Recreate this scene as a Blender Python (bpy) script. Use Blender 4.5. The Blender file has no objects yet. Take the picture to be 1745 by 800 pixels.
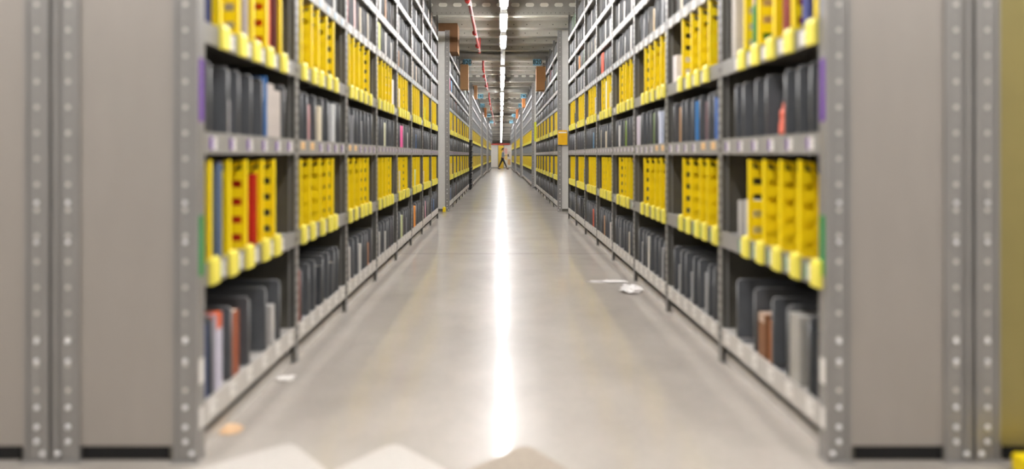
import bpy, bmesh, math, random
from mathutils import Vector
random.seed(7)
C = bpy.context.scene.collection
SC = bpy.context.scene

# ------------------------------------------------------------------ camera, light, exposure
HC = 1.16                     # eye height
cam_d = bpy.data.cameras.new('camera'); cam = bpy.data.objects.new('camera', cam_d); C.objects.link(cam)
cam.location = (0, 0, HC); cam.rotation_euler = (math.pi/2, 0, 0)
cam_d.sensor_width = 36; cam_d.lens = 36*940/1745
cam_d.shift_x = 19/1745; cam_d.shift_y = -135/1745
cam_d.clip_end = 200; cam_d.clip_start = 0.05
cam_d.dof.use_dof = True; cam_d.dof.focus_distance = 13.5; cam_d.dof.aperture_fstop = 0.57
SC.camera = cam
w = bpy.data.worlds.new('world'); SC.world = w; w.use_nodes = True
w.node_tree.nodes['Background'].inputs[0].default_value = (1.0, 0.98, 0.97, 1)
w.node_tree.nodes['Background'].inputs[1].default_value = 0.19
SC.view_settings.view_transform = 'Standard'; SC.view_settings.look = 'None'
SC.view_settings.gamma = 1; SC.view_settings.exposure = 0.98
SC.cycles.use_denoising = True
SC.cycles.max_bounces = 8; SC.cycles.diffuse_bounces = 5; SC.cycles.glossy_bounces = 4
SC.cycles.caustics_reflective = False; SC.cycles.caustics_refractive = False
SC.cycles.sample_clamp_indirect = 6
LAMP = 60.0                   # strength of the light tubes

# ------------------------------------------------------------------ materials
def lin(c):
    return tuple(((v/255)/12.92 if v/255 <= 0.04045 else ((v/255+0.055)/1.055)**2.4) for v in c)
MATS = {}
def mat(name, rgb, rough=0.5, metal=0.0, noise=0.08, scale=8.0, stretch=(1,1,1), bump=0.0, emit=0, spec=0.5, coat=0, rvar=0.0):
    if name in MATS: return MATS[name]
    m = bpy.data.materials.new(name); m.use_nodes = True; nt = m.node_tree; b = nt.nodes['Principled BSDF']
    b.inputs['Roughness'].default_value = rough; b.inputs['Metallic'].default_value = metal
    b.inputs['Specular IOR Level'].default_value = spec
    b.inputs['Coat Weight'].default_value = coat
    c = lin(rgb)
    tc = nt.nodes.new('ShaderNodeTexCoord'); mp = nt.nodes.new('ShaderNodeMapping'); mp.inputs['Scale'].default_value = stretch
    n = nt.nodes.new('ShaderNodeTexNoise'); n.inputs['Scale'].default_value = scale; n.inputs['Detail'].default_value = 5
    nt.links.new(tc.outputs['Object'], mp.inputs[0]); nt.links.new(mp.outputs[0], n.inputs['Vector'])
    r = nt.nodes.new('ShaderNodeValToRGB'); nt.links.new(n.outputs['Fac'], r.inputs[0])
    r.color_ramp.elements[0].position = 0.3; r.color_ramp.elements[1].position = 0.7
    r.color_ramp.elements[0].color = tuple(v*(1-noise) for v in c)+(1,)
    r.color_ramp.elements[1].color = tuple(min(1, v*(1+noise)) for v in c)+(1,)
    nt.links.new(r.outputs[0], b.inputs['Base Color'])
    if rvar:
        mr = nt.nodes.new('ShaderNodeMapRange'); mr.inputs['To Min'].default_value = rough-rvar; mr.inputs['To Max'].default_value = rough+rvar
        nt.links.new(n.outputs['Fac'], mr.inputs['Value']); nt.links.new(mr.outputs[0], b.inputs['Roughness'])
    if bump:
        bp = nt.nodes.new('ShaderNodeBump'); bp.inputs['Strength'].default_value = bump; bp.inputs['Distance'].default_value = 0.01
        nt.links.new(n.outputs['Fac'], bp.inputs['Height']); nt.links.new(bp.outputs[0], b.inputs['Normal'])
    if emit:
        b.inputs['Emission Color'].default_value = c+(1,); b.inputs['Emission Strength'].default_value = emit
    MATS[name] = m
    return m
STEEL  = mat('galvanised steel', (158,155,151), 0.42, 0.45, 0.06, 14, (1,1,.3))
PANEL  = mat('brushed steel sheet', (168,161,153), 0.45, 0.3, 0.02, 12, (1,1,.3))
PALE   = mat('pale lacquered steel', (214,212,206), 0.45, 0.1, 0.03, 10)
OLIVE  = mat('olive yellow steel', (150,137,84), 0.42, 0.25, 0.05, 5)  # olive-yellow colour for the outer right-hand end sheet
LIPB   = mat('bottom shelf steel', (206,201,194), 0.45, 0.2, 0.05, 12)
LIP    = mat('shelf steel', (164,161,156), 0.45, 0.3, 0.05, 12)
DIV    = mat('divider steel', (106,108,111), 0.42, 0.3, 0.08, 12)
HOLE   = mat('bright punched disc', (226,222,214), .35, .2)
EDGE   = mat('divider rolled edge', (132,132,132), .45, .4)
DARK   = mat('dark hole', (26,24,22), 0.8)
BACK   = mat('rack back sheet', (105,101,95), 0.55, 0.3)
BOLT   = mat('zinc bolt', (250,250,250), 0.3, 0.35, 0.02)
YEL    = mat('yellow plastic', (254,221,18), 0.42, 0, 0.04, 6)
YTAB   = mat('pale yellow plastic tab', (246,232,96), 0.4, 0, 0.04, 6)
WHITEC = mat('white label card', (232,228,222), 0.6)
PURP   = mat('purple label', (104,58,152), 0.6)
GREEN  = mat('green label', (44,140,70), 0.6)
PEACH  = mat('peach label', (238,196,140), 0.6)
BLUEL  = mat('pale blue label', (150,190,215), 0.6)
BLACK  = mat('black plastic', (24,24,26), 0.45)
PAGES  = mat('book pages', (225,216,198), 0.8, 0, 0.08, 60, (1,12,1))
CARD   = mat('corrugated cardboard', (196,146,98), 0.8, 0, 0.06, 20)
TAPE   = mat('packing tape', (210,180,130), 0.3)
REDP   = mat('red pipe paint', (176,46,36), 0.4)
LAMPW  = mat('lamp housing', (222,220,214), 0.4)
SILVER = mat('duct silver', (196,194,188), 0.35, 0.6, 0.05, 4)
SIGNB  = mat('sign blue', (150,212,236), 0.5)
TXT    = mat('sign black', (18,24,30), 0.5)
LAMPM  = mat('lamp diffuser', (250,249,250), 0.5, emit=LAMP, noise=0)
JOIST  = mat('joist steel', (204,200,188), 0.5, 0.15, 0.05, 6)
DECK   = mat('deck underside', (238,235,224), 0.55, 0.05, 0.04, 3)
WALLM  = mat('white wall', (240,234,224), 0.6, 0, 0.02, 3)
def col(rgb, rough=0.5):
    return mat('tint %d %d %d' % rgb, rgb, rough, 0, 0.05, 25)

def floor_mat():
    m = bpy.data.materials.new('polished concrete'); m.use_nodes = True; nt = m.node_tree; N = nt.nodes; K = nt.links.new
    b = N['Principled BSDF']; tc = N.new('ShaderNodeTexCoord')
    n1 = N.new('ShaderNodeTexNoise'); n1.inputs['Scale'].default_value = 1.6; n1.inputs['Detail'].default_value = 9; n1.inputs['Roughness'].default_value = 0.65
    n2 = N.new('ShaderNodeTexNoise'); n2.inputs['Scale'].default_value = 38; n2.inputs['Detail'].default_value = 4
    K(tc.outputs['Object'], n1.inputs['Vector']); K(tc.outputs['Object'], n2.inputs['Vector'])
    r = N.new('ShaderNodeValToRGB'); e = r.color_ramp.elements
    e[0].position = 0.3; e[0].color = lin((164,156,147))+(1,); e[1].position = 0.72; e[1].color = lin((188,180,171))+(1,)
    K(n1.outputs['Fac'], r.inputs[0])
    r2 = N.new('ShaderNodeValToRGB'); e = r2.color_ramp.elements
    e[0].position = 0.35; e[0].color = (.94,.94,.94,1); e[1].position = 0.65; e[1].color = (1,1,1,1)
    K(n2.outputs['Fac'], r2.inputs[0])
    mx = N.new('ShaderNodeMix'); mx.data_type = 'RGBA'; mx.blend_type = 'MULTIPLY'; mx.inputs[0].default_value = 1
    K(r.outputs[0], mx.inputs[6]); K(r2.outputs[0], mx.inputs[7])
    # saw-cut joints across the aisle at two depths, filled with pale sealant
    sp = N.new('ShaderNodeSeparateXYZ'); K(tc.outputs['Object'], sp.inputs[0])
    last = mx.outputs[2]
    for yy, c, wd in ((6.5, (112,104,96), .012), (11.3, (214,208,200), .03), (19.2, (205,198,190), .03), (28.4, (205,198,190), .04)):
        a = N.new('ShaderNodeMath'); a.operation = 'SUBTRACT'; a.inputs[1].default_value = yy; K(sp.outputs['Y'], a.inputs[0])
        q = N.new('ShaderNodeMath'); q.operation = 'ABSOLUTE'; K(a.outputs[0], q.inputs[0])
        l = N.new('ShaderNodeMath'); l.operation = 'LESS_THAN'; l.inputs[1].default_value = wd; K(q.outputs[0], l.inputs[0])
        x = N.new('ShaderNodeMix'); x.data_type = 'RGBA'; K(l.outputs[0], x.inputs[0]); K(last, x.inputs[6]); x.inputs[7].default_value = lin(c)+(1,)
        last = x.outputs[2]
    K(last, b.inputs['Base Color'])
    mr = N.new('ShaderNodeMapRange'); mr.inputs['From Min'].default_value = .3; mr.inputs['From Max'].default_value = .7
    mr.inputs['To Min'].default_value = 0.22; mr.inputs['To Max'].default_value = 0.30
    b.inputs['Roughness'].default_value = 0.34
    b.inputs['Specular IOR Level'].default_value = 0.5; b.inputs['Coat Weight'].default_value = 0.7; b.inputs['Coat Roughness'].default_value = 0.10
    bp = N.new('ShaderNodeBump'); bp.inputs['Strength'].default_value = 0.05; bp.inputs['Distance'].default_value = .01
    n3 = N.new('ShaderNodeTexNoise'); n3.inputs['Scale'].default_value = 5; K(tc.outputs['Object'], n3.inputs['Vector'])
    K(n3.outputs['Fac'], bp.inputs['Height']); K(bp.outputs[0], b.inputs['Normal'])
    return m

# ------------------------------------------------------------------ mesh helpers
class MB:
    def __init__(s): s.bm = bmesh.new(); s.m = []
    def _mi(s, m):
        if m not in s.m: s.m.append(m)
        return s.m.index(m)
    def box(s, x0, y0, z0, x1, y1, z1, m, bev=0):
        if x0 > x1: x0, x1 = x1, x0
        if y0 > y1: y0, y1 = y1, y0
        i = s._mi(m)
        v = [s.bm.verts.new(p) for p in ((x0,y0,z0),(x1,y0,z0),(x1,y1,z0),(x0,y1,z0),(x0,y0,z1),(x1,y0,z1),(x1,y1,z1),(x0,y1,z1))]
        fs = [s.bm.faces.new([v[k] for k in q]) for q in ((3,2,1,0),(4,5,6,7),(0,1,5,4),(1,2,6,5),(2,3,7,6),(3,0,4,7))]
        for f in fs: f.material_index = i
        if bev:
            es = list({e for f in fs for e in f.edges})
            bmesh.ops.bevel(s.bm, geom=es, offset=bev, segments=2, affect='EDGES', profile=.5)
        return s
    def prism(s, poly, axis, a, b, m):
        """poly: 2D points; axis 'y' -> (x,z) extruded along y; 'x' -> (y,z); 'z' -> (x,y)"""
        i = s._mi(m)
        def P(p, t): return {'y': (p[0], t, p[1]), 'x': (t, p[0], p[1]), 'z': (p[0], p[1], t)}[axis]
        A = [s.bm.verts.new(P(p, a)) for p in poly]; B = [s.bm.verts.new(P(p, b)) for p in poly]
        n = len(poly)
        f = [s.bm.faces.new(A), s.bm.faces.new(B[::-1])]
        for k in range(n): f.append(s.bm.faces.new((A[k], B[k], B[(k+1) % n], A[(k+1) % n])))
        for q in f: q.material_index = i
        bmesh.ops.recalc_face_normals(s.bm, faces=f)
        return s
    def cyl(s, p, q, r, m, n=12, r2=None):
        i = s._mi(m); p = Vector(p); q = Vector(q); d = (q-p).normalized()
        u = d.orthogonal().normalized(); v = d.cross(u); r2 = r if r2 is None else r2
        A = []; B = []
        for k in range(n):
            t = 2*math.pi*k/n; o = u*math.cos(t)+v*math.sin(t)
            A.append(s.bm.verts.new(p+o*r)); B.append(s.bm.verts.new(q+o*r2))
        f = [s.bm.faces.new(A[::-1]), s.bm.faces.new(B)]
        for k in range(n):
            g = s.bm.faces.new((A[k], A[(k+1) % n], B[(k+1) % n], B[k])); g.smooth = True; f.append(g)
        for q_ in f: q_.material_index = i
        return s
    def ball(s, c, r, m, sc=(1,1,1), n=12):
        i = s._mi(m)
        g = bmesh.ops.create_uvsphere(s.bm, u_segments=n, v_segments=max(6, n//2+2), radius=1)
        for v in g['verts']:
            v.co = Vector((v.co.x*r*sc[0]+c[0], v.co.y*r*sc[1]+c[1], v.co.z*r*sc[2]+c[2]))
        for f in {f for v in g['verts'] for f in v.link_faces}: f.material_index = i; f.smooth = True
        return s
    def mesh(s, name):
        me = bpy.data.meshes.new(name); s.bm.to_mesh(me); s.bm.free()
        for m in s.m: me.materials.append(m)
        return me
def put(name, me, parent=None, loc=(0,0,0), rz=0):
    o = bpy.data.objects.new(name, me); C.objects.link(o); o.location = loc; o.rotation_euler = (0,0,rz)
    if parent: o.parent = parent
    return o
def tag(o, label, cat, group=None):
    o['label'] = label; o['category'] = cat
    if group: o['group'] = group
    return o
def thing(name, label, cat, loc=(0,0,0), group=None, rz=0):
    o = put(name, None, None, loc, rz); return tag(o, label, cat, group)

# ------------------------------------------------------------------ the setting
YEND = 110.0; YP = 50.0    # end of the hall; low partition across the aisle
HD = HC+2.95            # underside of the deck
b = MB().box(-7, -4, -.12, 7, YEND+6, 0, floor_mat()); fl = put('floor', b.mesh('floor')); fl['kind'] = 'structure'
b = MB().box(-7, -4, HD, 7, YEND+6, HD+.1, DECK); cl = put('ceiling', b.mesh('ceiling')); cl['kind'] = 'structure'
jb = MB()                # pressed joist, C shape with a row of holes in each side
jb.box(-6.5, -.11, -.20, 6.5, .11, -.19, JOIST).box(-6.5, -.11, -.19, 6.5, -.10, -.001, JOIST).box(-6.5, .10, -.19, 6.5, .11, -.001, JOIST)
for k in range(-11, 12): jb.cyl((k*.28, -.1115, -.13), (k*.28, -.108, -.13), .011, DARK, 8)
jm = jb.mesh('joist')
gb = MB()                # main beam with obround slots
gb.box(-6.6, -.06, -.35, 6.6, .06, -.335, JOIST).box(-6.6, -.06, -.335, 6.6, -.05, -.001, mat('beam steel', (150,146,138), .5, .3))
for k in range(-9, 10):
    cx = k*.27
    gb.cyl((cx-.045, -.063, -.14), (cx-.045, -.0595, -.14), .036, DECK, 14).cyl((cx+.045, -.063, -.14), (cx+.045, -.0595, -.14), .036, DECK, 14)
    gb.box(cx-.045, -.063, -.176, cx+.045, -.0595, -.104, DECK)
for k in range(-32, 33): gb.cyl((k*.085, -.0625, -.29), (k*.085, -.0595, -.29), .007, DARK, 8)
gm = gb.mesh('cross_beam')
beams = [1.9, 10.35, 19.6, 27.3, 36.2, 45.0, 53.5, 62.2, 71, 80, 89, 98]
for y in beams: put('cross_beam', gm, cl, (0, y, HD))
y = 2.75
while y < YEND:
    if all(abs(y-q) > .25 for q in beams) and abs(y-15) > .4: put('joist', jm, cl, (0, y, HD))
    y += .84

b = MB().box(-7, YEND, 0, 7, YEND+.2, HD, WALLM)
wf = put('wall_far', b.mesh('wall_far')); wf['kind'] = 'structure'
b = MB().box(-1.3, YP, 0, 1.4, YP+.08, 2.12, WALLM).box(-1.3, YP-.01, 0, 1.4, YP, .08, STEEL)
o = put('wall_partition', b.mesh('wall_partition')); o['kind'] = 'structure'
for nm, x0 in (('wall_left', -6.6), ('wall_right', 6.45)):
    b = MB().box(x0, -3.9, 0, x0+.15, YEND, HD, WALLM); o = put(nm, b.mesh(nm)); o['kind'] = 'structure'

# ------------------------------------------------------------------ racking: prototypes
L = 1.0; D = 0.54; HT = 3.74
T   = [0.20, 0.735, 1.25, 1.68, 2.16, 2.52, 2.90, 3.31]       # shelf tops
LH  = [0.095, 0.085, 0.085, 0.08, 0.065, 0.065, 0.065, 0.065]  # lip heights
YELLOW = (1, 3)
LEV = ['bottom shelf', 'lower yellow shelf', 'middle grey shelf', 'upper yellow shelf', 'fifth shelf up', 'sixth shelf up', 'seventh shelf up', 'top shelf']

def post_mesh(full=True, pitch=.05):
    b = MB()
    b.box(-.002, 0, 0, -.045, .003, HT, mat('shaded post web', (120,118,112), .42, .5))                 # web towards the neighbour, its shade put into the darker colour
    b.box(0, 0, 0, -.003, .026, HT, STEEL, 0)                  # face to the aisle
    b.box(-.040, 0, 0, -.043, .02, HT, STEEL)
    b.box(.004, 0, 0, -.05, .03, .006, STEEL)                  # foot plate
    if full:
        z = .08
        while z < HT-.05:
            b.box(.0007, .009, z, -.001, .016, z+.018, DARK)
            z += pitch
    return b.mesh('post')
POST = post_mesh()
def endpost_mesh(hole=.0975):                                   # wide perforated flange on the outermost post
    b = MB()
    b.box(.003, -.012, 0, -.092, -.004, HT, STEEL)
    b.box(.003, -.012, 0, -.001, .03, HT, STEEL)
    b.box(.003, -.022, 0, -.014, -.012, HT, STEEL)              # folded edge
    b.box(-.080, -.018, 0, -.092, -.012, HT, STEEL)
    b.box(.008, -.03, 0, -.10, .03, .005, STEEL)
    z = .27
    while z < HT: b.cyl((-.048, -.0135, z), (-.048, -.012, z), .0085, HOLE, 10); z += hole
    z = .3185
    while z < HT: b.cyl((-.048, -.0135, z), (-.048, -.012, z), .006, LIP, 10); z += hole
    for z in (.075, .13, .205, .38, .455): b.ball((-.048, -.014, z), .0095, BOLT, (1,.6,1), 10)
    for z in (.035, ): b.ball((-.018, -.024, z), .0095, BOLT, (1,.6,1), 10)
    for z in (.83, .98): b.ball((-.048, -.014, z), .0085, BOLT, (1,.6,1), 10)
    return b.mesh('post')
ENDPOST = endpost_mesh()
SIDE = MB().box(-.04, .0005, .0, -D+.04, .003, HT-.03, mat('shaded inner side sheet', (112,108,98), .4, .5)).mesh('side_panel')  # darker colour carries the shade inside the bays
def endpanel_mesh(m, d=D, zb=.058):
    b = MB().box(-.088, -.010, zb, -d+.055, -.004, HT-.02, m)
    b.box(-.088, -.016, zb, -.094, -.010, HT-.02, m)
    b.box(-.09, -.004, zb, -d+.055, .01, zb+.03, m)
    return b.mesh('end_panel')
GAPSHADE = MB().box(-.115, -.004, .004, -D+.095, 0, .06, mat('black gap shade', (14,13,12), .9)).mesh('base_gap_shade')  # black strip standing for the shade in the gap under the end panels
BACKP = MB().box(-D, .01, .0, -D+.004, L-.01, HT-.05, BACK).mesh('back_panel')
KICK = MB().box(-.027, .005, 0, -.032, L-.005, .058, mat('kick plate steel', (206,201,195), .5, 0)).mesh('kick_plate')
def shelf_mesh(lh, LIP=None):
    LIP = LIP or globals()['LIP']
    b = MB(); y0, y1 = .027, L-.027
    b.box(-.002, y0, -lh, -.005, y1, 0, LIP)                    # lip
    b.box(-.002, y0, -.003, -.012, y1, .002, LIP)               # rolled top edge
    b.box(-.005, y0, -lh, -.020, y1, -lh+.003, LIP)             # return
    b.box(-.010, y0-.02, -.012, -D+.01, y1+.02, -.008, LIP)     # deck
    b.box(-D+.01, y0, -.03, -D+.013, y1, .02, LIP)
    return b.mesh('shelf')
SHELF = [shelf_mesh(h, LIPB if k == 0 else None) for k, h in enumerate(LH)]
def ydiv_mesh():
    b = MB(); t = .0035; H = .405
    def st(x0, x1, z0, z1): b.box(-x0, -t, z0, -x1, t, z1, YEL)
    b.box(-.006, -.011, .0, -.010, .011, H, YEL, .0015)         # front flange
    st(.008, .028, 0, H-.002)
    hz = [.035+.081*k for k in range(5)]; hw = .034
    prev = 0
    for z in hz: st(.028, .074, prev, z); prev = z+hw
    b.prism([(-.028, prev), (-.074, prev), (-.074, H-.05), (-.028, H-.004)], 'y', -t, t, YEL)
    b.prism([(-.074, 0), (-.30, 0), (-.30, H-.10), (-.11, H-.075), (-.074, H-.05)], 'y', -t, t, YEL)
    st(.30, .36, 0, .16)
    for x in (.12, .2, .28): b.box(-x, -t-.002, .01, -x-.006, t+.002, H-.12, YEL)     # stiffening ribs
    b.box(-.008, -t-.0015, .0, -.30, t+.0015, .012, YEL)
    # clip over the shelf lip
    b.prism([(.002, .022), (.014, .016), (.019, .0), (.019, -.082), (.014, -.086), (.002, -.086)], 'y', -.028, .028, YTAB)
    b.box(.002, -.028, .0025, -.013, .028, .012, YTAB)
    return b.mesh('yellow_divider')
YDIV = ydiv_mesh()
def sdiv_mesh(h, m):
    b = MB(); t = .0012; d = .33; r = .022
    poly = [(-.012, .001), (-.012, h-r)] + [(-.012-r*(1-math.cos(a)), h-r+r*math.sin(a)) for a in (.39, .79, 1.18, 1.57)] + [(-d, h), (-d, .001)]
    b.prism(poly, 'y', -t, t, m)
    b.cyl((-.012, 0, .001), (-.012, 0, h-r), .0045, EDGE, 8)
    b.cyl((-.012, 0, h-r), (-.012-r*.29, 0, h-r*.29), .0045, EDGE, 8)
    b.cyl((-.012-r*.29, 0, h-r*.29), (-.012-r, 0, h-.001), .0045, EDGE, 8)
    b.cyl((-.012-r, 0, h-.002), (-d, 0, h-.002), .004, m, 8)
    b.box(-.02, -.0012, -.0075, -d, .06, -.005, m)
    return b.mesh('steel_divider')
DIVU = mat('lit divider steel', (168,170,172), .4, .4)  # paler copy of the divider steel, light on upper and far shelves painted in
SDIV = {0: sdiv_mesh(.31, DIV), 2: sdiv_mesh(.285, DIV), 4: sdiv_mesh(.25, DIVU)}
def card_mesh(kind):
    b = MB()
    if kind == 'purple': b.box(.0, -.022, -.068, -.003, -.003, -.018, PURP).box(.0005, -.003, -.068, -.003, .024, -.018, WHITEC)
    elif kind == 'green': b.box(.0, -.022, -.072, -.003, -.006, -.012, GREEN).box(.0005, -.006, -.072, -.003, .024, -.012, WHITEC)
    elif kind == 'peach': b.box(.0, -.03, -.055, -.003, .03, -.012, PEACH)
    elif kind == 'blue': b.box(.0, -.022, -.055, -.003, .0, -.012, BLUEL).box(.0005, .0, -.055, -.003, .024, -.012, WHITEC)
    else: b.box(.0, -.026, -.07, -.003, .026, -.012, WHITEC)
    for k in range(3): b.box(.0009, .006+.004*k, -.044, -.001, .0072+.004*k, -.036, TXT)
    return b.mesh('label_card')
CARDS = {k: card_mesh(k) for k in ('purple', 'green', 'peach', 'blue', 'white')}
def strip_mesh(kind, n=6):
    b = MB()
    for k in range(n):
        y = .1+.16*k
        b.box(.0, y, -.055, -.003, y+.02, -.015, {'purple': PURP, 'green': GREEN, 'blue': BLUEL}.get(kind, WHITEC))
        b.box(.0005, y+.02, -.055, -.003, y+.05, -.015, WHITEC)
    return b.mesh('label_strip')
STRIPS = {k: strip_mesh(k) for k in ('purple', 'green', 'blue', 'white')}
def divset_mesh(kind):
    b = MB()
    for k in range(5 if kind == 'y' else 6):
        y = .06+.155*k
        if kind == 'y':
            b.box(-.006, y-.008, 0, -.32, y+.008, .39, YEL).box(.015, y-.028, -.08, -.004, y+.028, .01, YTAB)
        else: b.box(-.008, y-.003, 0, -.33, y+.003, .26, DIVU)
    return b.mesh('divider_row')
SETY, SETS = divset_mesh('y'), divset_mesh('s')

ITEMS = {}                    # what stands where: (side, run, level) -> stretches along the row
XL = [1.146, 1.06, 1.00, .92, .80, .9]; XR = [1.231, 1.17, 1.09, .99, .88, 1.0]
RUNS = [(2.10, 8), (11.38, 7), (19.5, 8), (28.6, 7), (36.8, 8), (51.5, 8)]
ORD = ['first', 'second', 'third', 'fourth', 'fifth', 'sixth', 'seventh', 'eighth']
SIDEN = {-1: 'left', 1: 'right'}
RUNN = ['nearest', 'second', 'third', 'fourth', 'fifth', 'farthest']
def face(s, run): return (-XL[run]) if s < 0 else XR[run]

def bay(s, run, i, y0, L_=L):
    xf = face(s, run)
    # local x points to the aisle; on the right-hand side the bay is turned round
    if s < 0: loc, rz = (xf, y0, 0), 0
    else: loc, rz = (xf, y0+L, 0), math.pi
    if run == 0:
        lab = '%s shelving bay from the viewer in the %s-hand row' % (ORD[i], SIDEN[s]); grp = 'shelving bays along the aisle'
    elif run == 1:
        lab = '%s bay of the %s-hand row just beyond the first gap' % (ORD[i], SIDEN[s]); grp = 'shelving bays beyond the first gap'
    else:
        lab = 'distant shelving bay in the %s %s-hand row down the aisle' % (RUNN[run], SIDEN[s]); grp = 'distant bays %s %s row' % (RUNN[run], SIDEN[s])
    if run == 0: grp = None
    if run == 1: grp = None
    t = thing('shelving_bay', lab, 'shelving', loc, grp, rz)
    def clear(k, o, m):                                      # move a divider out of the goods
        for _ in range(3):
            for a, b_ in ITEMS.get((s, run, k), ()):
                if a-m < y0+o < b_+m: o = (b_+m-y0) if (y0+o > (a+b_)/2) else (a-m-y0)
        if any(a-m+.001 < y0+o < b_+m-.001 for a, b_ in ITEMS.get((s, run, k), ())) or not .03 < o < .97: return None
        return o
    def Y(w): return w if s < 0 else L-w                     # offset from the near end -> local y
    near_rot = s > 0
    # posts: at local y=0 and, mirrored by a half turn with D offset, at local y=L
    def post(me, wy, back=False):
        p = put('post', me, t)
        ly = Y(wy)
        if ly > .5: p.scale = (1, -1, 1); p.location.y = L
        if back: p.location.x = -D+.0; p.scale.x = -1
        return p
    near_front = post(POST, 0)
    post(POST, 1)
    if run < 2:
        post(POST, 0, True); post(POST, 1, True)
        for wy in (0, 1):
            q = put('side_panel', SIDE, t)
            if Y(wy) > .5: q.scale = (1,-1,1); q.location.y = L
    else:
        q = put('side_panel', SIDE, t)
    put('back_panel', BACKP, t); put('kick_plate', KICK, t)
    rnd = random.Random(100*run+10*i+(s > 0))
    for k in range(8):
        if k == 7 and run == 1 and i == 3: continue          # room for the tall cardboard boxes
        sh = put('shelf', SHELF[k], t, (0, 0, T[k]))
        if run >= 2:
            if k == 7 and (run, i, s) in BIG: continue
            put('divider_row', SETY if k in YELLOW else SETS, t, (0, 0, T[k]))
            continue
        kind = {1: 'green', 3: 'white', 2: 'purple', 0: 'white'}.get(k, rnd.choice(['blue', 'white']))
        if k in YELLOW:
            if s < 0: offs = [.09+.155*j for j in range(5)]
            else: offs = [.035+.155*j for j in range(5)]
            if i == 0 and k == 3: offs = [.17, .33, .47, .62, .77] if s < 0 else [.07, .24, .40, .55, .70]
            if i in (1, 4) and s > 0: offs = offs[:5]
            if i > 0: offs = [o+rnd.uniform(-.015, .03) for o in offs]
            offs = [q for q in (clear(k, o, .013) for o in offs) if q is not None]
            for o in offs: put('yellow_divider', YDIV, t, (0, Y(o), T[k]))
            if i < 3 and run == 0:
                for o in offs[:-1]+[offs[-1]]:
                    if o+.078 < .93: put('label_card', CARDS[kind], sh, (0, Y(o+.078), 0))
            else:
                put('label_strip', STRIPS[kind], sh)
        else:
            n = (5 if i == 0 and k == 0 else 7) if k in (0, 2) else 6
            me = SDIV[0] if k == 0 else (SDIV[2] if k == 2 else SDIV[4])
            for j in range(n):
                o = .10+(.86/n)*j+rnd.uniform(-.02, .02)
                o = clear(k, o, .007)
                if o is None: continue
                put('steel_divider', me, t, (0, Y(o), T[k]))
            if i < 3 and run == 0:
                for j in range(6): put('label_card', CARDS[kind if not (k == 2 and i in (1, 2) and j < 2) else 'peach'], sh, (0, Y(.10+.16*j), 0))
            else: put('label_strip', STRIPS[kind], sh)
    if i == 0:                                                # sheet closing the end of the row
        m = PANEL if run == 0 else PALE
        if run in (0,):
            e = post(ENDPOST, 0); post(ENDPOST, 0, True)
            st = MB(); X = .0042
            for z0, z1, mm in ((1.29, 1.53, PURP), (.70, .93, GREEN), (.29, .385, WHITEC), (.12, .20, WHITEC)):
                st.box(X, -.010, z0, .0025, .02, z1, mm)
            sg = put('sticker', st.mesh('sticker'), t)
            if Y(0) > .5: sg.scale = (1,-1,1); sg.location.y = L
        else:
            e = post(ENDPOST, 0)
        if run == 0:
            er = put('base_gap_shade', GAPSHADE, t)
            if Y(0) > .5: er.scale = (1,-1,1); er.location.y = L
        ep = put('end_panel', endpanel_mesh(m), t)
        if Y(0) > .5: ep.scale = (1,-1,1); ep.location.y = L
    return t

# the rows standing back to back with the nearest ones; only their end sheets show
for s, m, lab in ((-1, PANEL, 'grey steel rack end cut by the photo edge, behind the left-hand row'),
                  (1, OLIVE, 'olive-yellow steel rack end cut by the photo edge, behind the right-hand row')):
    xf = face(s, 0)+s*(D+.022)
    t = thing('shelving_bay', lab, 'shelving', (xf, 2.10 if s < 0 else 2.10+L, 0), None, 0 if s < 0 else math.pi)
    def mir(o):
        if s > 0: o.scale.y = -1; o.location.y = L
        return o
    mir(put('post', ENDPOST, t)); q = mir(put('post', ENDPOST, t)); q.location.x = -D; q.scale.x = -1
    mir(put('end_panel', endpanel_mesh(m), t))
    mir(put('base_gap_shade', GAPSHADE, t))
    for k in range(8): put('shelf', SHELF[k], t, (0, 0, T[k]))
    put('kick_plate', KICK, t)

# ------------------------------------------------------------------ goods on the shelves
BOOKM = {}
def book_mesh(th, h, d, rgb, rgb2=None):
    key = (round(th,3), round(h,3), round(d,3), rgb, rgb2)
    if key in BOOKM: return BOOKM[key]
    b = MB(); m = col(rgb); c = .0025
    b.box(0, 0, 0, -d, c, h, m, .0008).box(0, th-c, 0, -d, th, h, m, .0008).box(0, 0, 0, -.003, th, h, m)
    if rgb2:
        m2 = col(rgb2)
        b.box(.0006, th*.15, h*.72, -.001, th*.85, h*.9, m2).box(-d*.15, -.0006, h*.35, -d*.8, .001, h*.8, m2)
        b.box(-d*.15, th-.001, h*.35, -d*.8, th+.0006, h*.8, m2)
    BOOKM[key] = (b.mesh('book'), MB().box(-.003, c, .003, -d+.003, th-c, h-.003, PAGES).mesh('pages'))
    return BOOKM[key]
def box_mesh(th, h, d, rgb, rgb2=None):
    key = ('b', round(th,3), round(h,3), round(d,3), rgb, rgb2)
    if key in BOOKM: return BOOKM[key]
    b = MB(); m = col(rgb, .6)
    b.box(0, 0, 0, -d, th, h, m, .002)
    b.box(-.002, th*.47, h-.0005, -d+.002, th*.53, h+.0006, DARK)
    if rgb2: b.box(.0006, th*.12, h*.8, -d*.97, th*.88, h+.0008, col(rgb2)).box(-.01, -.0006, h*.8, -d*.97, .002, h*.985, col(rgb2))
    BOOKM[key] = (b.mesh('carton'), None)
    return BOOKM[key]
NBOOK = [0]
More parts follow.
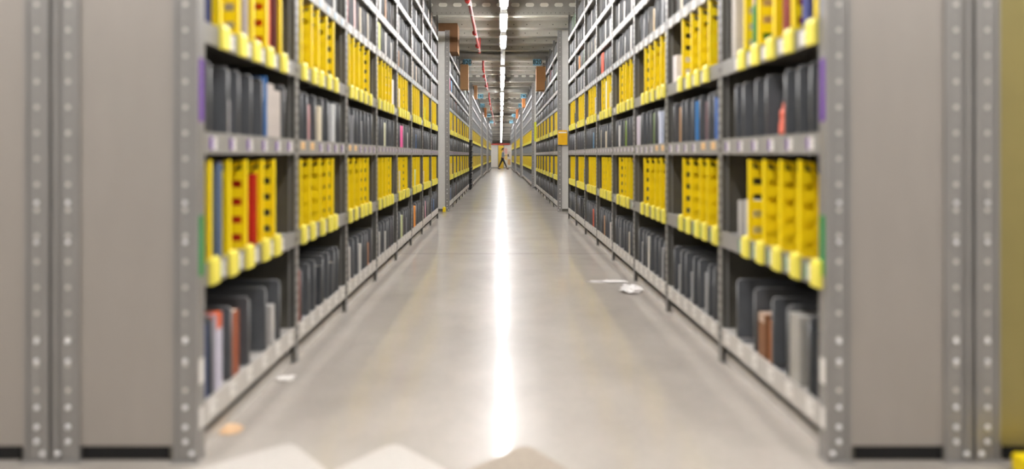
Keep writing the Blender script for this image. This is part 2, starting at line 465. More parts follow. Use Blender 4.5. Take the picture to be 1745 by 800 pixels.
def item(s, run, y, lev, th, h, d, rgb, name, label, cat, rgb2=None, back=.02, group=None, dz=0, tilt=0, parts=True):
    xf = face(s, run); ITEMS.setdefault((s, run, lev), []).append((y, y+th))
    me, pg = (book_mesh if cat in ('book', 'magazine') else box_mesh)(th, h, d, rgb, rgb2)
    back = max(back, .0145); loc = (xf+s*back, y if s < 0 else y+th, T[lev]-.0045+dz)
    o = put(name, me, None, loc, 0 if s < 0 else math.pi); tag(o, label, cat, group)
    if tilt: o.rotation_euler.x = tilt if s < 0 else -tilt
    if pg and parts: put('pages', pg, o)
    return o
# --- left, first bay
item(-1, 0, 2.145, 3, .10, .30, .34, (24,38,86), 'carton', 'navy blue carton on the upper yellow shelf of the first left-hand bay', 'box', back=.03)
item(-1, 0, 2.50, 3, .045, .33, .30, (170,160,158), 'book', 'grey-lilac book between yellow dividers, upper yellow shelf, first left-hand bay', 'book')
item(-1, 0, 2.755, 3, .035, .34, .30, (214,84,34), 'book', 'orange-red book at the far end of the upper yellow shelf, first left-hand bay', 'book')
item(-1, 0, 2.83, 3, .05, .34, .30, (92,30,30), 'book', 'maroon book beside the orange-red one, upper yellow shelf', 'book')
item(-1, 0, 2.345, 2, .016, .15, .05, (226,220,222), 'paper_pad', 'small white upright pad on the middle grey shelf, first left-hand bay', 'pad', back=.004)
for k in range(6):
    item(-1, 0, 2.745+.028*k, 2, .018, .275 if k < 3 else .25, .22, (214,204,196), 'magazine', 'white magazine with bright edge standing on the middle grey shelf, first left-hand bay', 'magazine', back=.012, group='white magazines, first left-hand bay')
item(-1, 0, 2.715, 2, .02, .305, .22, (40,110,180), 'magazine', 'blue-topped magazine standing against white magazines, middle shelf', 'magazine', back=.014)
item(-1, 0, 2.262, 1, .035, .40, .28, (92,110,138), 'book', 'tall slate-blue book on the lower yellow shelf, first left-hand bay', 'book', back=.012)
item(-1, 0, 2.625, 1, .035, .34, .28, (198,36,30), 'book', 'red book showing through the holes of a yellow divider', 'book', back=.03)
item(-1, 0, 2.125, 0, .06, .30, .30, (40,62,110), 'carton', 'dark blue carton at the near end of the bottom shelf, left-hand row', 'box', back=.015)
c1 = item(-1, 0, 2.245, 0, .055, .315, .13, (196,192,206), 'carton', 'pale lilac carton with orange lid and barcode, bottom shelf left-hand row', 'box', rgb2=(216,92,36), back=.008)
lb = MB().box(-.03, -.0012, .03, -.08, .0, .075, TXT).box(-.03, -.0013, .05, -.05, -.0005, .06, WHITEC).mesh('barcode'); put('barcode', lb, c1)
item(-1, 0, 2.375, 0, .07, .285, .2, (150,76,44), 'book', 'rust-brown book on the bottom shelf of the first left-hand bay', 'book', back=.01)
item(-1, 0, 2.80, 0, .045, .20, .2, (190,186,182), 'carton', 'small off-white carton far along the bottom shelf, first left-hand bay', 'box', back=.02)
item(-1, 0, 2.14, 1, .03, .2, .2, (120,36,26), 'book', 'brown-red book behind the nearest lower yellow divider, left-hand row', 'book', back=.03)
# --- right, first bay
item(1, 0, 2.94, 3, .05, .34, .2, (196,188,178), 'carton', 'pale grey carton on the upper yellow shelf, first right-hand bay', 'box', back=.02)
bk = item(1, 0, 2.70, 3, .03, .31, .19, (38,134,52), 'book', 'green picture book with light blue top, upper yellow shelf, first right-hand bay', 'book', rgb2=(228,190,170), back=.015)
item(1, 0, 2.40, 3, .05, .34, .28, (134,38,28), 'book', 'dark red book on the upper yellow shelf, first right-hand bay', 'book', back=.02)
item(1, 0, 2.245, 3, .045, .33, .28, (62,68,130), 'book', 'indigo book on the upper yellow shelf, first right-hand bay', 'book', back=.02)
item(1, 0, 2.80, 1, .09, .20, .24, (212,208,202), 'carton', 'white rounded carton on the lower yellow shelf, first right-hand bay', 'box', back=.05)
item(1, 0, 2.93, 1, .03, .19, .24, (190,186,182), 'carton', 'light grey carton behind the white one, lower yellow shelf', 'box', back=.04)
item(1, 0, 2.60, 0, .07, .21, .24, (134,92,62), 'carton', 'brown carton on the bottom shelf of the first right-hand bay', 'box', rgb2=(196,170,150), back=.0)
item(1, 0, 2.53, 0, .03, .20, .24, (168,104,60), 'book', 'tan book leaning by the brown carton, bottom shelf right', 'book', back=.0)
item(1, 0, 2.30, 0, .08, .29, .26, (168,164,156), 'carton', 'silver-grey carton on the bottom shelf of the first right-hand bay', 'box', back=.012)
item(1, 0, 2.16, 0, .055, .26, .26, (34,38,42), 'carton', 'black carton in front on the bottom shelf, right-hand row', 'box', back=.012)
item(1, 0, 2.12, 0, .02, .25, .26, (76,80,84), 'book', 'charcoal book by the nearest right-hand post, bottom shelf', 'book', back=.012)
# coral figurine
fg = thing('figurine', 'small coral-pink toy figure standing on the middle grey shelf, right-hand row', 'toy', (face(1,0)+.038, 2.462, T[2]-.0045)); fg.scale = (1.1,1.1,1.3); ITEMS.setdefault((1, 0, 2), []).append((2.415, 2.51))
CORAL = col((236,120,96)); b = MB()
b.ball((0,0,.035), .022, CORAL, (1,1,1.6)).ball((0,0,.075), .02, CORAL, (1,1,1.3)).ball((.0,-.012,.105), .016, CORAL)
b.cyl((0,.01,.085), (.0,.028,.06), .007, CORAL, 8).cyl((0,-.01,.085), (0,-.03,.10), .007, CORAL, 8).cyl((.012,0,.0), (.012,0,.03), .012, CORAL, 8).cyl((-.012,0,.0), (-.012,0,.03), .012, CORAL, 8)
put('body', b.mesh('body'), fg); put('hair', MB().ball((0,-.012,.117), .015, col((60,30,30)), (1,1,.7)).mesh('hair'), fg)
# --- picked items further along
P = [
 (-1,0,3.30,2,.05,.22,.2,(196,150,150),'dusty pink book on the middle grey shelf, second left-hand bay','book'),
 (-1,0,3.78,2,.08,.27,.2,(206,206,206),'silver-white book on the middle grey shelf, second left-hand bay','book'),
 (-1,0,3.16,0,.03,.30,.25,(150,80,70),'brick-red book on the bottom shelf, second left-hand bay','book'),
 (-1,0,4.14,4,.05,.27,.2,(214,40,48),'red book on the fifth shelf up, third left-hand bay','book'),
 (-1,0,4.35,4,.05,.27,.2,(238,196,188),'blush pink book on the fifth shelf up, third left-hand bay','book'),
 (-1,0,4.20,0,.05,.26,.25,(222,214,206),'cream book at the near end of the bottom shelf, third left-hand bay','book'),
 (-1,0,4.78,0,.06,.20,.25,(186,120,70),'tan book on the bottom shelf, third left-hand bay','book'),
 (-1,0,4.14,1,.015,.22,.1,(246,242,234),'white card standing before yellow dividers, third left-hand bay','book'),
 (-1,0,5.20,4,.12,.27,.12,(206,208,120),'lime and white packet hanging over the fifth shelf, fourth left-hand bay','box'),
 (-1,0,5.90,3,.08,.30,.2,(232,222,214),'cream carton at the far end of the upper yellow shelf, fourth left-hand bay','box'),
 (-1,0,5.45,2,.10,.24,.2,(226,226,190),'pale cream book on the middle grey shelf, fourth left-hand bay','book'),
 (-1,0,6.35,2,.18,.26,.1,(236,96,160),'hot pink carton on the middle grey shelf, fifth left-hand bay','box'),
 (-1,0,6.36,0,.16,.26,.2,(196,204,150),'pale green book leaning on the bottom shelf, fifth left-hand bay','book'),
 (-1,0,6.56,0,.05,.25,.2,(96,44,40),'dark brown book on the bottom shelf, fifth left-hand bay','book'),
 (-1,0,7.30,0,.20,.28,.2,(240,150,40),'bright orange carton on the bottom shelf, sixth left-hand bay','box'),
 (-1,0,7.40,1,.12,.24,.15,(206,216,160),'pale green carton on the lower yellow shelf, sixth left-hand bay','box'),
 (-1,0,7.85,1,.06,.36,.15,(232,110,40),'orange book on the lower yellow shelf, sixth left-hand bay','book'),
 (-1,0,8.40,0,.12,.26,.2,(238,170,190),'pink carton on the bottom shelf, seventh left-hand bay','box'),
 (-1,0,8.35,3,.10,.22,.1,(160,214,110),'lime green book on the upper yellow shelf, seventh left-hand bay','book'),
 (1,0,3.16,2,.05,.25,.2,(70,110,180),'blue book nearest the post on the middle grey shelf, second right-hand bay','book'),
 (1,0,3.30,2,.06,.24,.2,(106,84,90),'plum book on the middle grey shelf, second right-hand bay','book'),
 (1,0,3.50,2,.03,.26,.2,(66,138,206),'sky blue book on the middle grey shelf, second right-hand bay','book'),
 (1,0,3.92,3,.07,.20,.2,(236,226,222),'white carton under a tan one, upper yellow shelf, second right-hand bay','box'),
 (1,0,4.28,2,.07,.26,.2,(210,216,236),'pale blue book on the middle grey shelf, third right-hand bay','book'),
 (1,0,4.45,2,.05,.26,.2,(126,150,80),'moss green book on the middle grey shelf, third right-hand bay','book'),
 (1,0,4.90,2,.16,.27,.1,(206,196,206),'big pale lilac carton on the middle grey shelf, third right-hand bay','box'),
 (1,0,4.62,0,.05,.28,.2,(212,208,200),'cream book on the bottom shelf, third right-hand bay','book'),
 (1,0,4.45,4,.05,.2,.2,(240,206,150),'peach book on the fifth shelf up, third right-hand bay','book'),
 (1,0,5.30,0,.07,.22,.2,(196,186,170),'stone-coloured book on the bottom shelf, fourth right-hand bay','book'),
 (1,0,5.45,2,.05,.26,.15,(176,214,50),'lime green book on the middle grey shelf, fourth right-hand bay','book'),
 (1,0,6.70,4,.14,.26,.15,(222,90,60),'orange-red carton on the fifth shelf up, fifth right-hand bay','box'),
 (1,0,6.45,3,.10,.36,.1,(214,220,220),'white packet between yellow dividers, fifth right-hand bay','box'),
 (1,0,6.60,0,.05,.24,.2,(214,156,110),'tan book on the bottom shelf, fifth right-hand bay','book'),
 (1,0,7.40,0,.07,.24,.2,(210,90,60),'red and black carton on the bottom shelf, sixth right-hand bay','box'),
 (1,0,7.35,2,.08,.22,.2,(110,170,214),'light blue book on the middle grey shelf, sixth right-hand bay','book'),
 (1,0,8.30,0,.35,.3,.3,(26,26,30),'black bag-like carton filling the bottom shelf, seventh right-hand bay','box'),
 (1,0,8.70,5,.12,.22,.2,(226,140,70),'orange carton on the sixth shelf up, seventh right-hand bay','box'),
 (-1,1,11.5,5,.2,.27,.3,(228,50,120),'magenta carton high in the second left-hand row','box'),
 (-1,1,12.0,5,.1,.27,.3,(90,160,210),'blue carton beside the magenta one, second left-hand row','box'),
 (-1,1,13.2,4,.1,.27,.3,(224,96,60),'orange-red carton in the second left-hand row','box'),
 (1,1,13.0,6,.14,.27,.3,(206,40,70),'crimson carton high in the second right-hand row','box'),
 (1,1,14.2,6,.14,.27,.3,(240,190,60),'amber carton high in the second right-hand row','box'),
 (-1,1,16.45,6,.3,.27,.3,(206,226,190),'mint green carton high in the second left-hand row','box'),
]
for (s, run, y, lev, th, h, d, rgb, lab, cat) in P:
    item(s, run, y, lev, th, h, d, rgb, 'book' if cat == 'book' else 'carton', lab, cat, back=.006)
for k_, r_, a_, b_ in ((-1,1,14.55,14.85),(1,1,14.75,15.05)): ITEMS.setdefault((k_, r_, 6), []).append((a_, b_))
ITEMS.setdefault((-1, 1, 7), []).append((11.45, 11.95))
BIG = {(2,1,-1), (2,5,1), (3,2,-1), (3,3,1)}              # far bays whose top shelf carries a big box

# --- the many others, alike within each shelf
TONES = [('white', (222,218,212)), ('grey', (150,150,152)), ('dark grey', (70,72,76)), ('cream', (226,214,190)), ('blue', (84,118,170)),
         ('red', (186,60,52)), ('pink', (226,170,172)), ('tan', (190,146,104)), ('black', (34,34,38)), ('green', (110,150,90))]
WTS = [30, 20, 12, 12, 6, 4, 5, 6, 6, 2]
WTU = [46, 26, 3, 14, 3, 3, 4, 3, 0, 1]
def busy(s, run, lev, y, th):
    return any(y < b_+.004 and y+th > a-.004 for a, b_ in ITEMS.get((s, run, lev), ()))
used = [(q[0], q[3], q[2]) for q in P]
for s in (-1, 1):
    for i in range(0, 8):
        for lev in range(8):
            if lev in YELLOW and i < 4: continue
            if i == 0 and lev < 4: continue
            if T[lev]-HC > 265/940*(3.1+i)*1.05: continue
            rr = random.Random(7*i+lev*31+(s > 0)*997)
            name, rgb = rr.choices(TONES, WTU if lev > 3 else WTS)[0]
            n = (1 if lev in YELLOW else 3)
            y0 = RUNS[0][0]+i
            for k in range(n):
                y = y0+.13+(.8/n)*k+rr.uniform(0, .08)
                if any(a == s and l == lev and abs(yy-y) < .16 for a, l, yy in used): continue
                if rr.random() < .25: name, rgb = rr.choices(TONES, WTU if lev > 3 else WTS)[0]
                if busy(s, 0, lev, y, .065): continue
                cat = rr.choices(['book', 'box'], [3, 2])[0]
                nm = 'book' if cat == 'book' else 'carton'
                lab = '%s %s on the %s of the %s %s-hand bay' % (name, nm, LEV[lev], ORD[i], SIDEN[s])
                item(s, 0, y, lev, rr.choice([.03, .045, .06]), rr.choice([.2, .23, .25]), .2, rgb, nm, lab, cat, back=.01+.01*rr.random(), group=lab+'s')
for s in (-1, 1):
    for i in range(7):
        for lev in range(8):
            rr = random.Random(17*i+lev*37+(s > 0)*991)
            if rr.random() < .35: continue
            name, rgb = rr.choices(TONES, WTS)[0]
            y = RUNS[1][0]+i+.1+rr.random()*.6
            if any(q[1] == 1 and q[0] == s and q[3] == lev and abs(q[2]-y) < .35 for q in P): continue
            if busy(s, 1, lev, y, .12) or (lev == 7 and i == 3): continue
            cat = 'box' if lev > 3 else 'book'; nm = 'carton' if cat == 'box' else 'book'
            item(s, 1, y, lev, .12, .26, .2, rgb, nm, '%s %s on the %s, second %s-hand row, %s bay' % (name, nm, LEV[lev], SIDEN[s], ORD[i]), cat, back=.004, parts=False)
for run in (2, 3, 4):
    for s in (-1, 1):
        rr = random.Random(run*5+s)
        for k in range(12):
            lev = rr.choice([0, 1, 2, 4, 5, 6, 7]); y = RUNS[run][0]+rr.randrange(RUNS[run][1])+(.08 if s < 0 else .025)+.155*rr.randrange(5)+(0 if s < 0 else .155)
            if busy(s, run, lev, y, .11) or (lev == 7): continue
            name, rgb = rr.choice(TONES[:8])
            item(s, run, y, lev, .11, .28 if lev < 3 else .25, .25, rgb, 'carton', '%s carton far off on the %s, %s %s-hand row' % (name, LEV[lev], RUNN[run], SIDEN[s]), 'box', back=.003,
                 group='%s cartons %s %s row %d' % (name, RUNN[run], SIDEN[s], lev), parts=False)
# big cardboard boxes poking out high up
def cardbox(x0, y0, z0, w_, d_, h_, label, tint=(196,146,98)):
    m = col(tint, .8)
    t = thing('cardboard_box', label, 'box', (x0, y0, z0))
    b = MB().box(0, 0, 0, w_, d_, h_, m, .004); put('carton_body', b.mesh('carton_body'), t)
    b = MB().box(-.001, d_*.45, h_*.0+.01, w_+.001, d_*.55, h_+.001, TAPE); put('tape', b.mesh('tape'), t)
    return t
cardbox(-1.33, 11.45, T[7]+.0035, .43, .5, .595, 'large dark brown cardboard box jutting from the second left-hand row', (120,84,52))
cardbox(-1.20, 14.55, T[6]+.0035, .34, .3, .66, 'upright tan cardboard box beside the blue number sign, left side', (206,160,112))
cardbox(.95, 14.75, T[6]+.0035, .42, .3, .64, 'upright tan cardboard box beside the blue number sign, right side', (206,150,96))
cardbox(-1.1, 20.9, T[7]+.0035, .2, .4, .5, 'cardboard box high in the third left-hand row', (216,160,110))
cardbox(.96, 24.6, T[7]+.0035, .36, .5, .45, 'orange-brown cardboard box high in the third right-hand row', (226,150,90))
cardbox(-1.1, 30.8, T[7]+.0035, .3, .5, .5, 'orange-brown cardboard box high in the fourth left-hand row', (226,150,90))
cardbox(.88, 31.7, T[7]+.0035, .36, .7, .5, 'wide orange cardboard box high in the fourth right-hand row', (232,150,96))
# the rows themselves, their dividers set between the goods
for run, (y0, n) in enumerate(RUNS):
    for s in (-1, 1):
        for i in range(n): bay(s, run, i, y0+i*L)

# ------------------------------------------------------------------ ceiling services
ZL = HC+2.45
b = MB()
b.box(-.055, 0, .075, .055, 102, .085, LAMPW).box(-.055, 0, .035, -.05, 102, .085, LAMPW).box(.05, 0, .035, .055, 102, .085, LAMPW)
y = .5
while y < 101: b.box(-.004, y, .085, .004, y+.01, HD-ZL, LAMPW); y += 1.65
tr = put('light_trunking', b.mesh('light_trunking'), None, (.05, .2, ZL)); tag(tr, 'white steel trunking carrying the lights down the middle of the ceiling', 'trunking')
hb = MB().box(-.07, 0, .012, .07, 1.2, .035, LAMPW, .004).prism([(-.07,.035),(-.05,.075),(.05,.075),(.07,.035)], 'y', 0, 1.2, LAMPW).mesh('housing')
db = MB().box(-.045, .03, -.03, .045, 1.17, .0115, LAMPM, .010).mesh('diffuser')
ly = [-1.95, -.3, 1.35, 3.0, 4.65, 6.3, 7.95, 9.6, 11.35, 15.4, 17.05, 18.65, 21.7, 23.4, 25.6, 28.1, 31.0, 32.7, 36.0, 37.7, 41.0, 42.7, 44.6, 47.5, 49.2, 52, 55, 58, 61, 65, 69, 73, 78, 83, 88, 94, 100]
for k, y in enumerate(ly):
    if y > 46: lab = 'faint ceiling light at the far end of the row of lights'; g = 'farthest ceiling lights'
    elif y < 9: lab = 'ceiling light overhead, above the top edge of the view'; g = 'overhead lights'
    else: lab = 'ceiling light tube number %s down the row of lights' % (['one','two','three','four','five','six','seven','eight','nine','ten','eleven','twelve','thirteen','fourteen','fifteen','sixteen','seventeen','eighteen'][k-7]); g = 'row of ceiling lights'
    t = thing('ceiling_light', lab, 'light', (.05, y, ZL), g)
    put('housing', hb, t); put('diffuser', db, t)
# lights of the cross aisle the camera stands in
for x in (-4.6, -2.9, 2.9, 4.6):
    t = thing('ceiling_light', 'ceiling light of the cross aisle behind the viewer', 'light', (x+.6, .6, ZL), 'cross aisle lights', math.pi/2)
    put('housing', hb, t); put('diffuser', db, t)

def duct(y, r, label, x0=-6.4, x1=6.3, zc=None):
    zc = zc or HC+2.58+r
    b = MB().cyl((x0, 0, 0), (x1, 0, 0), r, SILVER, 32)
    n = int((x1-x0)/.16)
    for k in range(n):
        x = x0+.1+.16*k; b.cyl((x, 0, 0), (x+.012, 0, 0), r+.004, SILVER, 32)
    o = put('air_duct', b.mesh('air_duct'), None, (0, y, zc)); tag(o, label, 'duct')
duct(15.0, .145, 'thick silver spiral duct crossing the ceiling above the nearest number signs')
duct(22.6, .12, 'thinner silver duct crossing the ceiling in the distance')

# red sprinkler pipe
t = thing('sprinkler_pipe', 'red sprinkler pipe running along the ceiling left of the lights', 'pipe', (-.5, 0, HC+2.42))
def run_(pts, r=.028):
    b = MB()
    for p, q in zip(pts, pts[1:]): b.cyl(p, q, r, REDP, 14)
    for p in pts[1:-1]: b.ball(p, r*1.35, REDP)
    put('pipe', b.mesh('pipe'), t)
run_([(0,1.0,0),(0,12.9,0),(0,12.9,.49),(0,15.6,.49),(0,15.6,.02),(0,20.4,.02),(0,20.4,.46),(0,23.4,.46),(0,23.4,0),(0,45,0)])
for y in (7.4, 9.4, 11.2, 12.7, 16.2, 18.0, 19.8, 25, 27.2, 30, 33, 36, 39, 42):
    b = MB().cyl((0,y,.028), (0,y,.52), .006, SILVER, 8).cyl((0,y-.015,0), (0,y+.015,0), .036, SILVER, 14); put('pipe_hanger', b.mesh('pipe_hanger'), t)
for y in (8.6, 10.9, 12.2, 16.9, 19.2, 26, 29, 35):
    b = MB().cyl((0,y,-.05), (0,y,-.02), .014, REDP, 10).cyl((0,y-.0,-.075), (0,y,-.05), .008, BOLT, 8).cyl((0,y,-.08), (0,y,-.076), .024, BOLT, 12)
    b.cyl((-.02,y-.04,0), (-.02,y+.04,0), .045, REDP, 14); put('sprinkler_head', b.mesh('sprinkler_head'), t)

# ------------------------------------------------------------------ number signs
def sign(x, y, zc, text, w_, h_, label):
    t = thing('number_sign', label, 'sign', (x, y, zc))
    b = MB().box(-w_/2, -.004, -h_/2, w_/2, .004, h_/2, SIGNB, .002); put('sign_plate', b.mesh('sign_plate'), t)
    s = 1 if x > 0 else -1
    b = MB().box(s*(w_/2-.03), -.008, -h_/2, s*(w_/2+.13), .008, -h_/2+.02, STEEL).box(s*(w_/2-.03), -.008, h_/2-.02, s*(w_/2+.13), .008, h_/2, STEEL); put('bracket', b.mesh('bracket'), t)
    f = bpy.data.curves.new('number', 'FONT'); f.body = text; f.size = h_*.95; f.align_x = 'CENTER'; f.align_y = 'CENTER'; f.extrude = .001; f.offset = .0012
    f.materials.append(TXT)
    tmp = bpy.data.objects.new('tmp', f); C.objects.link(tmp); bpy.context.view_layer.update()
    me = bpy.data.meshes.new_from_object(tmp.evaluated_get(bpy.context.evaluated_depsgraph_get())); bpy.data.objects.remove(tmp)
    o = put('number', me, t, (0, -.0055, 0)); o.rotation_euler = (math.pi/2, 0, 0)
for (y, xl, xr, zc, tx, w_, wd) in ((14.9, -.915, .985, HC+2.515, '820', .235, 'nearest'), (24.3, -.90, 1.0, HC+2.61, '740', .26, 'second'),
                         (27.4, -.93, 1.0, HC+2.48, '760', .26, 'third'), (33.6, -.735, .805, HC+2.43, '760', .26, 'fourth'), (38.5, -.65, .73, HC+2.35, '760', .26, 'fifth')):
    sign(xl, y, zc, tx, w_, w_*.74, 'blue number sign, %s one on the left side of the aisle' % wd)
    sign(xr, y, zc, tx, w_, w_*.74, 'blue number sign, %s one on the right side of the aisle' % wd)

# yellow document holder on the right-hand end sheet
t = thing('document_holder', 'amber yellow wall pocket on the pale rack end beyond the right-hand gap', 'wall pocket', (face(1,1)+.10, 11.345, 1.375))
AMB = mat('amber plastic', (250,190,20), .4)
b = MB().box(-.095, -.0, 0, .095, .012, .30, AMB, .003).box(-.095, -.03, 0, .095, -.024, .24, AMB, .002).box(-.095, -.024, 0, .095, .0, .006, AMB).box(-.095, -.024, 0, -.09, .0, .24, AMB).box(.09, -.024, 0, .095, 0, .24, AMB)
put('pocket', b.mesh('pocket'), t)
b = MB().box(-.08, -.018, .01, .08, -.006, .27, WHITEC); put('paper_sheet', b.mesh('paper_sheet'), t)
# lime sheet at the start of the third right-hand row
o = put('sign_sheet', MB().box(0, 0, 0, .075, .012, .62, mat('lime plastic', (222,224,60), .5), .002).mesh('sign_sheet'), None, (1.06+.02, 17.9, 1.68)); tag(o, 'lime yellow upright sheet hung on the second right-hand row', 'sheet')
o.location = (1.083, 17.9, 1.62)
b = MB().box(0, 0, 0, .06, .06, .1, YEL, .008); o = put('yellow_block', b.mesh('yellow_block'), None, (-1.19, 11.28, 0)); tag(o, 'tiny yellow block on the floor by the left-hand rack end', 'block')

# stack of black crates by the end of the second left-hand row
b = MB()
b.prism([(-.16,0),(.16,0),(.19,.16),(-.19,.16)], 'y', -.24, .24, BLACK); b.box(-.205, -.26, .15, .205, .26, .185, BLACK, .008)
for k in range(5): b.box(-.175-.002, -.2+.09*k, .03, .177, -.16+.09*k, .12, BLACK)
cr = b.mesh('crate')
for k in range(9):
    o = put('crate', cr, None, (-1.17, 18.82, .187*k)); tag(o, 'black plastic crate in the tall stack by the second left-hand row', 'crate', 'stacked black crates')

# ------------------------------------------------------------------ floor markings and litter
WP = mat('white floor paint', (196,190,183), .55, 0, .06, 60); WP2 = mat('worn floor paint', (160,147,133), .6, 0, .2, 90)
for k, (x0, x1, xp, yp, m, wd) in enumerate(((-1.12, -.64, -.85, 2.215, WP, 'whitest'), (-.61, -.20, -.425, 2.21, WP, 'middle'), (-.12, .25, .092, 2.20, WP2, 'speckled'))):
    b = MB().prism([(x0, 2.03), (x0+.02, 1.72), (x1-.02, 1.72), (x1, 2.03), (xp+.03, yp-.012), (xp, yp), (xp-.03, yp-.012)], 'z', .0004, .002, m)
    o = put('floor_marking', b.mesh('floor_marking'), None, (0, 0, 0)); tag(o, '%s of three pointed white marks painted on the near floor' % wd, 'floor marking')
def scrap(name, label, cat, x, y, r, sc, m, seed, pts=40):
    rr = random.Random(seed); b = MB(); b.ball((0,0,0), r, m, sc, 14)
    for v in b.bm.verts:
        k = .55+.75*rr.random(); v.co.x *= k; v.co.y *= k; v.co.z = max(v.co.z*k, -r*sc[2]*.6)
    for f in b.bm.faces: f.smooth = False
    zmin = min(v.co.z for v in b.bm.verts)
    for v in b.bm.verts: v.co.z -= zmin
    o = put(name, b.mesh(name), None, (x, y, .0005)); tag(o, label, cat)
scrap('paper_scrap', 'white torn paper scrap on the floor by the left-hand kick plate', 'litter', -1.11, 2.86, .045, (1,.7,.18), WHITEC, 1)
scrap('cardboard_scrap', 'tan cardboard scrap on the floor by the nearest left-hand post', 'litter', -1.14, 2.33, .045, (1.1,.9,.14), col((226,190,150)), 2)
FILM = mat('milky plastic film', (236,232,230), .3)
scrap('plastic_wrap', 'crumpled milky plastic film on the floor by the right-hand row', 'litter', 1.11, 4.72, .09, (1,1.2,.3), FILM, 3)
scrap('plastic_wrap', 'flat trailing strip of plastic film reaching into the aisle', 'litter', .98, 5.05, .15, (1.2,.35,.05), FILM, 4)
b = MB().box(0, 0, 0, .22, .1, .07, YEL, .01); o = put('rack_guard', b.mesh('rack_guard'), None, (1.875, 1.93, 0)); tag(o, 'yellow plastic floor guard at the bottom right edge of the view', 'guard')

# ------------------------------------------------------------------ far end
t = thing('partition_door', 'yellow door in the white partition at the end of the aisle', 'door', (.02, YP, 0))
b = MB().box(-.25, -.04, 0, .22, -.001, 2.05, mat('door yellow', (240,200,60), .5)); put('door_leaf', b.mesh('door_leaf'), t)
b = MB().box(-.30, -.06, 0, -.25, -.001, 2.1, STEEL).box(.22, -.06, 0, .27, -.001, 2.1, STEEL); put('door_frame', b.mesh('door_frame'), t)
o = put('red_beam', MB().box(-.95, -.1, 0, .75, 0, .10, REDP, .01).mesh('red_beam'), None, (.1, YEND-1.2, 2.12)); tag(o, 'dark red bar across the end of the aisle above the yellow door', 'bar')
o.location = (.1, YP-.001, 2.12)
for k, (x, z, rgb, wd) in enumerate(((.34, 1.3, (240,190,180), 'pale pink'), (.34, .75, (238,206,120), 'mustard'), (.62, 1.0, (226,214,200), 'beige'), (.62, .3, (232,190,130), 'straw'))):
    o = put('notice_board', MB().box(0, -.03, 0, .25, -.001, .5, col(rgb)).mesh('notice_board'), None, (x, YP, z)); tag(o, '%s board on the end partition beside the yellow door' % wd, 'board')

# ------------------------------------------------------------------ the walking person
def skin(name, verts, edges, radii, m, parent, root=0, sub=2):
    me = bpy.data.meshes.new(name); me.from_pydata(verts, edges, []); me.materials.append(m)
    o = put(name, me, parent)
    md = o.modifiers.new('skin', 'SKIN'); md.use_smooth_shade = True
    for i, r in enumerate(radii):
        r = r if isinstance(r, tuple) else (r, r); me.skin_vertices[0].data[i].radius = r
    for i in range(len(verts)): me.skin_vertices[0].data[i].use_root = (i == root)
    s_ = o.modifiers.new('sub', 'SUBSURF'); s_.levels = sub; s_.render_levels = sub
    return o
SKIN = mat('skin', (206,160,134), .55); HAIR = mat('dark hair', (34,28,28), .6); TOP = mat('grey blue sweater', (132,146,160), .8); TRO = mat('black trousers', (30,34,44), .8); SHOE = mat('dark shoes', (36,40,60), .5)
pp = thing('person', 'person in grey top and black trousers striding across the end of the aisle', 'person', (.14, 46.0, 0))
V = [(0,0,.93),(0.02,0,1.08),(.03,0,1.25),(.04,0,1.42),(.05,0,1.50),(.07,0,1.57),(.075,0,1.66),(.07,0,1.735),      # 0-7 spine, neck, head
     (-.02,.09,.86),(-.17,.10,.50),(-.34,.10,.11),(-.24,.10,.05),                                             # 8-11 rear leg
     (.03,-.09,.86),(.20,-.10,.49),(.36,-.10,.10),(.48,-.10,.05),                                              # 12-15 front leg
     (.03,.17,1.40),(-.05,.20,1.14),(.14,.17,1.00),                                                          # 16-18 far arm
     (.04,-.17,1.40),(.06,-.20,1.13),(.30,-.17,1.14),(.38,-.15,1.15)]                                            # 19-22 near arm, bent forward
E = [(0,1),(1,2),(2,3),(3,4),(4,5),(5,6),(6,7),(0,8),(8,9),(9,10),(10,11),(0,12),(12,13),(13,14),(14,15),(3,16),(16,17),(17,18),(3,19),(19,20),(20,21),(21,22)]
R = [(.12,.10),(.10,.085),(.12,.095),(.10,.08),.05,(.072,.065),(.092,.078),(.07,.06), .082,.056,.036,.03, .082,.056,.036,.03, .048,.038,.026, .048,.038,.028,.026]
skin('body', V, E, R, SKIN, pp)
def fingers(base, d, s_):
    b = Vector(base); d = Vector(d).normalized(); vs = []; es = []; rs = []
    vs.append(tuple(b)); rs.append(.02)
    for k in range(4):
        o = (k-1.5)*.018; i = len(vs)
        vs += [tuple(b+d*.05+Vector((0, o*.3, o))), tuple(b+d*(.085-.004*abs(k-1.5))+Vector((0, s_*.012, o))), tuple(b+d*.10+Vector((0, s_*.03, o)))]
        rs += [.009, .008, .007]; es += [(0,i),(i,i+1),(i+1,i+2)]
    i = len(vs); vs += [tuple(b+d*.025+Vector((0,s_*.02,.035))), tuple(b+d*.055+Vector((0,s_*.03,.045)))]; rs += [.011,.009]; es += [(0,i),(i,i+1)]
    skin('hand', vs, es, rs, SKIN, pp, sub=1)
fingers((.38,-.15,1.15), (1,0,0), 1); fingers((.14,.17,1.0), (.4,0,-1), -1)
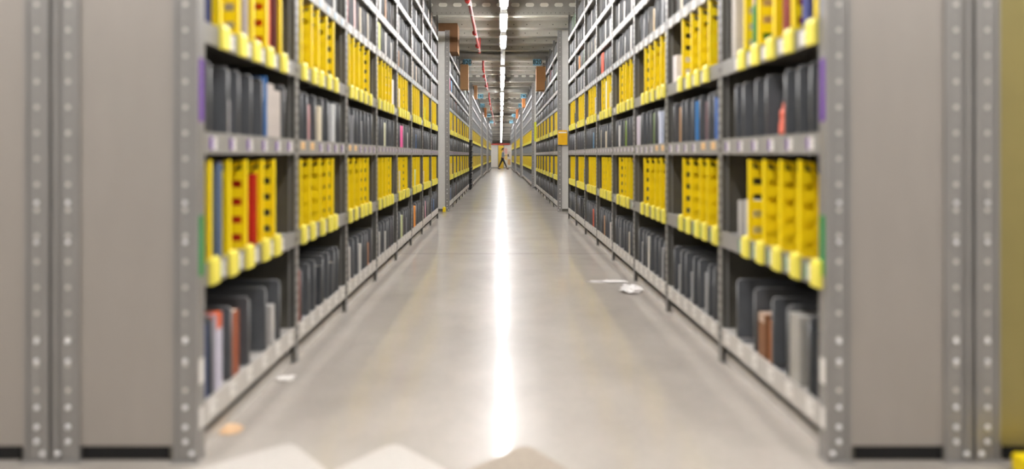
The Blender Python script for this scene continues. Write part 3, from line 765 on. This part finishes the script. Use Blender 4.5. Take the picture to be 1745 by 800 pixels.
skin('sweater', [(-.005,0,.83),(.02,0,1.05),(.03,0,1.25),(.04,0,1.40),(.045,0,1.46),(.03,.17,1.40),(-.05,.20,1.14),(.08,.18,1.04),(.04,-.17,1.40),(.06,-.20,1.13),(.24,-.175,1.137)],
     [(0,1),(1,2),(2,3),(3,4),(3,5),(5,6),(6,7),(3,8),(8,9),(9,10)], [(.14,.12),(.125,.105),(.14,.11),(.115,.095),.07,.06,.05,.042,.06,.05,.042], TOP, pp, root=2)
skin('trousers', [(0,0,1.02),(0,0,.88),(-.02,.09,.82),(-.17,.10,.50),(-.325,.10,.15),(.03,-.09,.82),(.20,-.10,.49),(.345,-.10,.14)],
     [(0,1),(1,2),(2,3),(3,4),(1,5),(5,6),(6,7)], [(.135,.12),(.13,.12),.098,.072,.05,.098,.072,.05], TRO, pp)
for ax, ay, az, tip in ((-.34,.10,.06,.12),(.37,-.10,.045,.14)):
    b = MB().ball((ax+.07,ay,.035 if ax > 0 else .045), .05, SHOE, (2.3,.85,.75)).ball((ax-.0,ay,az+.02), .045, SHOE, (1,.9,1)); put('shoe', b.mesh('shoe'), pp)
b = MB().ball((.055,0,1.70), .105, HAIR, (1,.86,.95), 18).ball((-.045,0,1.67), .045, HAIR).ball((-.085,0,1.60), .035, HAIR, (.8,.8,2.2)); 
for v in b.bm.verts:
    if v.co.x > .12 and v.co.z < 1.74: v.co.x = .10
put('hair', b.mesh('hair'), pp)
b = MB().ball((.152,-.03,1.685), .009, TXT).ball((.152,.03,1.685), .009, TXT).prism([(.15,1.68),(.15,1.645),(.178,1.648)], 'y', -.012, .012, SKIN).box(.148,-.022,1.615,.158,.022,1.624, mat('lips', (168,90,84), .5)).ball((.07,-.083,1.66), .018, SKIN, (.8,.4,1.3)).ball((.07,.083,1.66), .018, SKIN, (.8,.4,1.3)); put('face', b.mesh('face'), pp)
o = put('handheld_scanner', MB().box(0, -.03, -.10, .10, .03, .10, mat('scanner blue grey', (70,84,96), .5), .01).box(.02, -.032, -.04, .08, -.03, .07, BLACK).mesh('handheld_scanner'), None, (.14+.425, 46.0-.14, 1.16)); tag(o, 'dark blue-grey handheld device carried in front of the person', 'device')
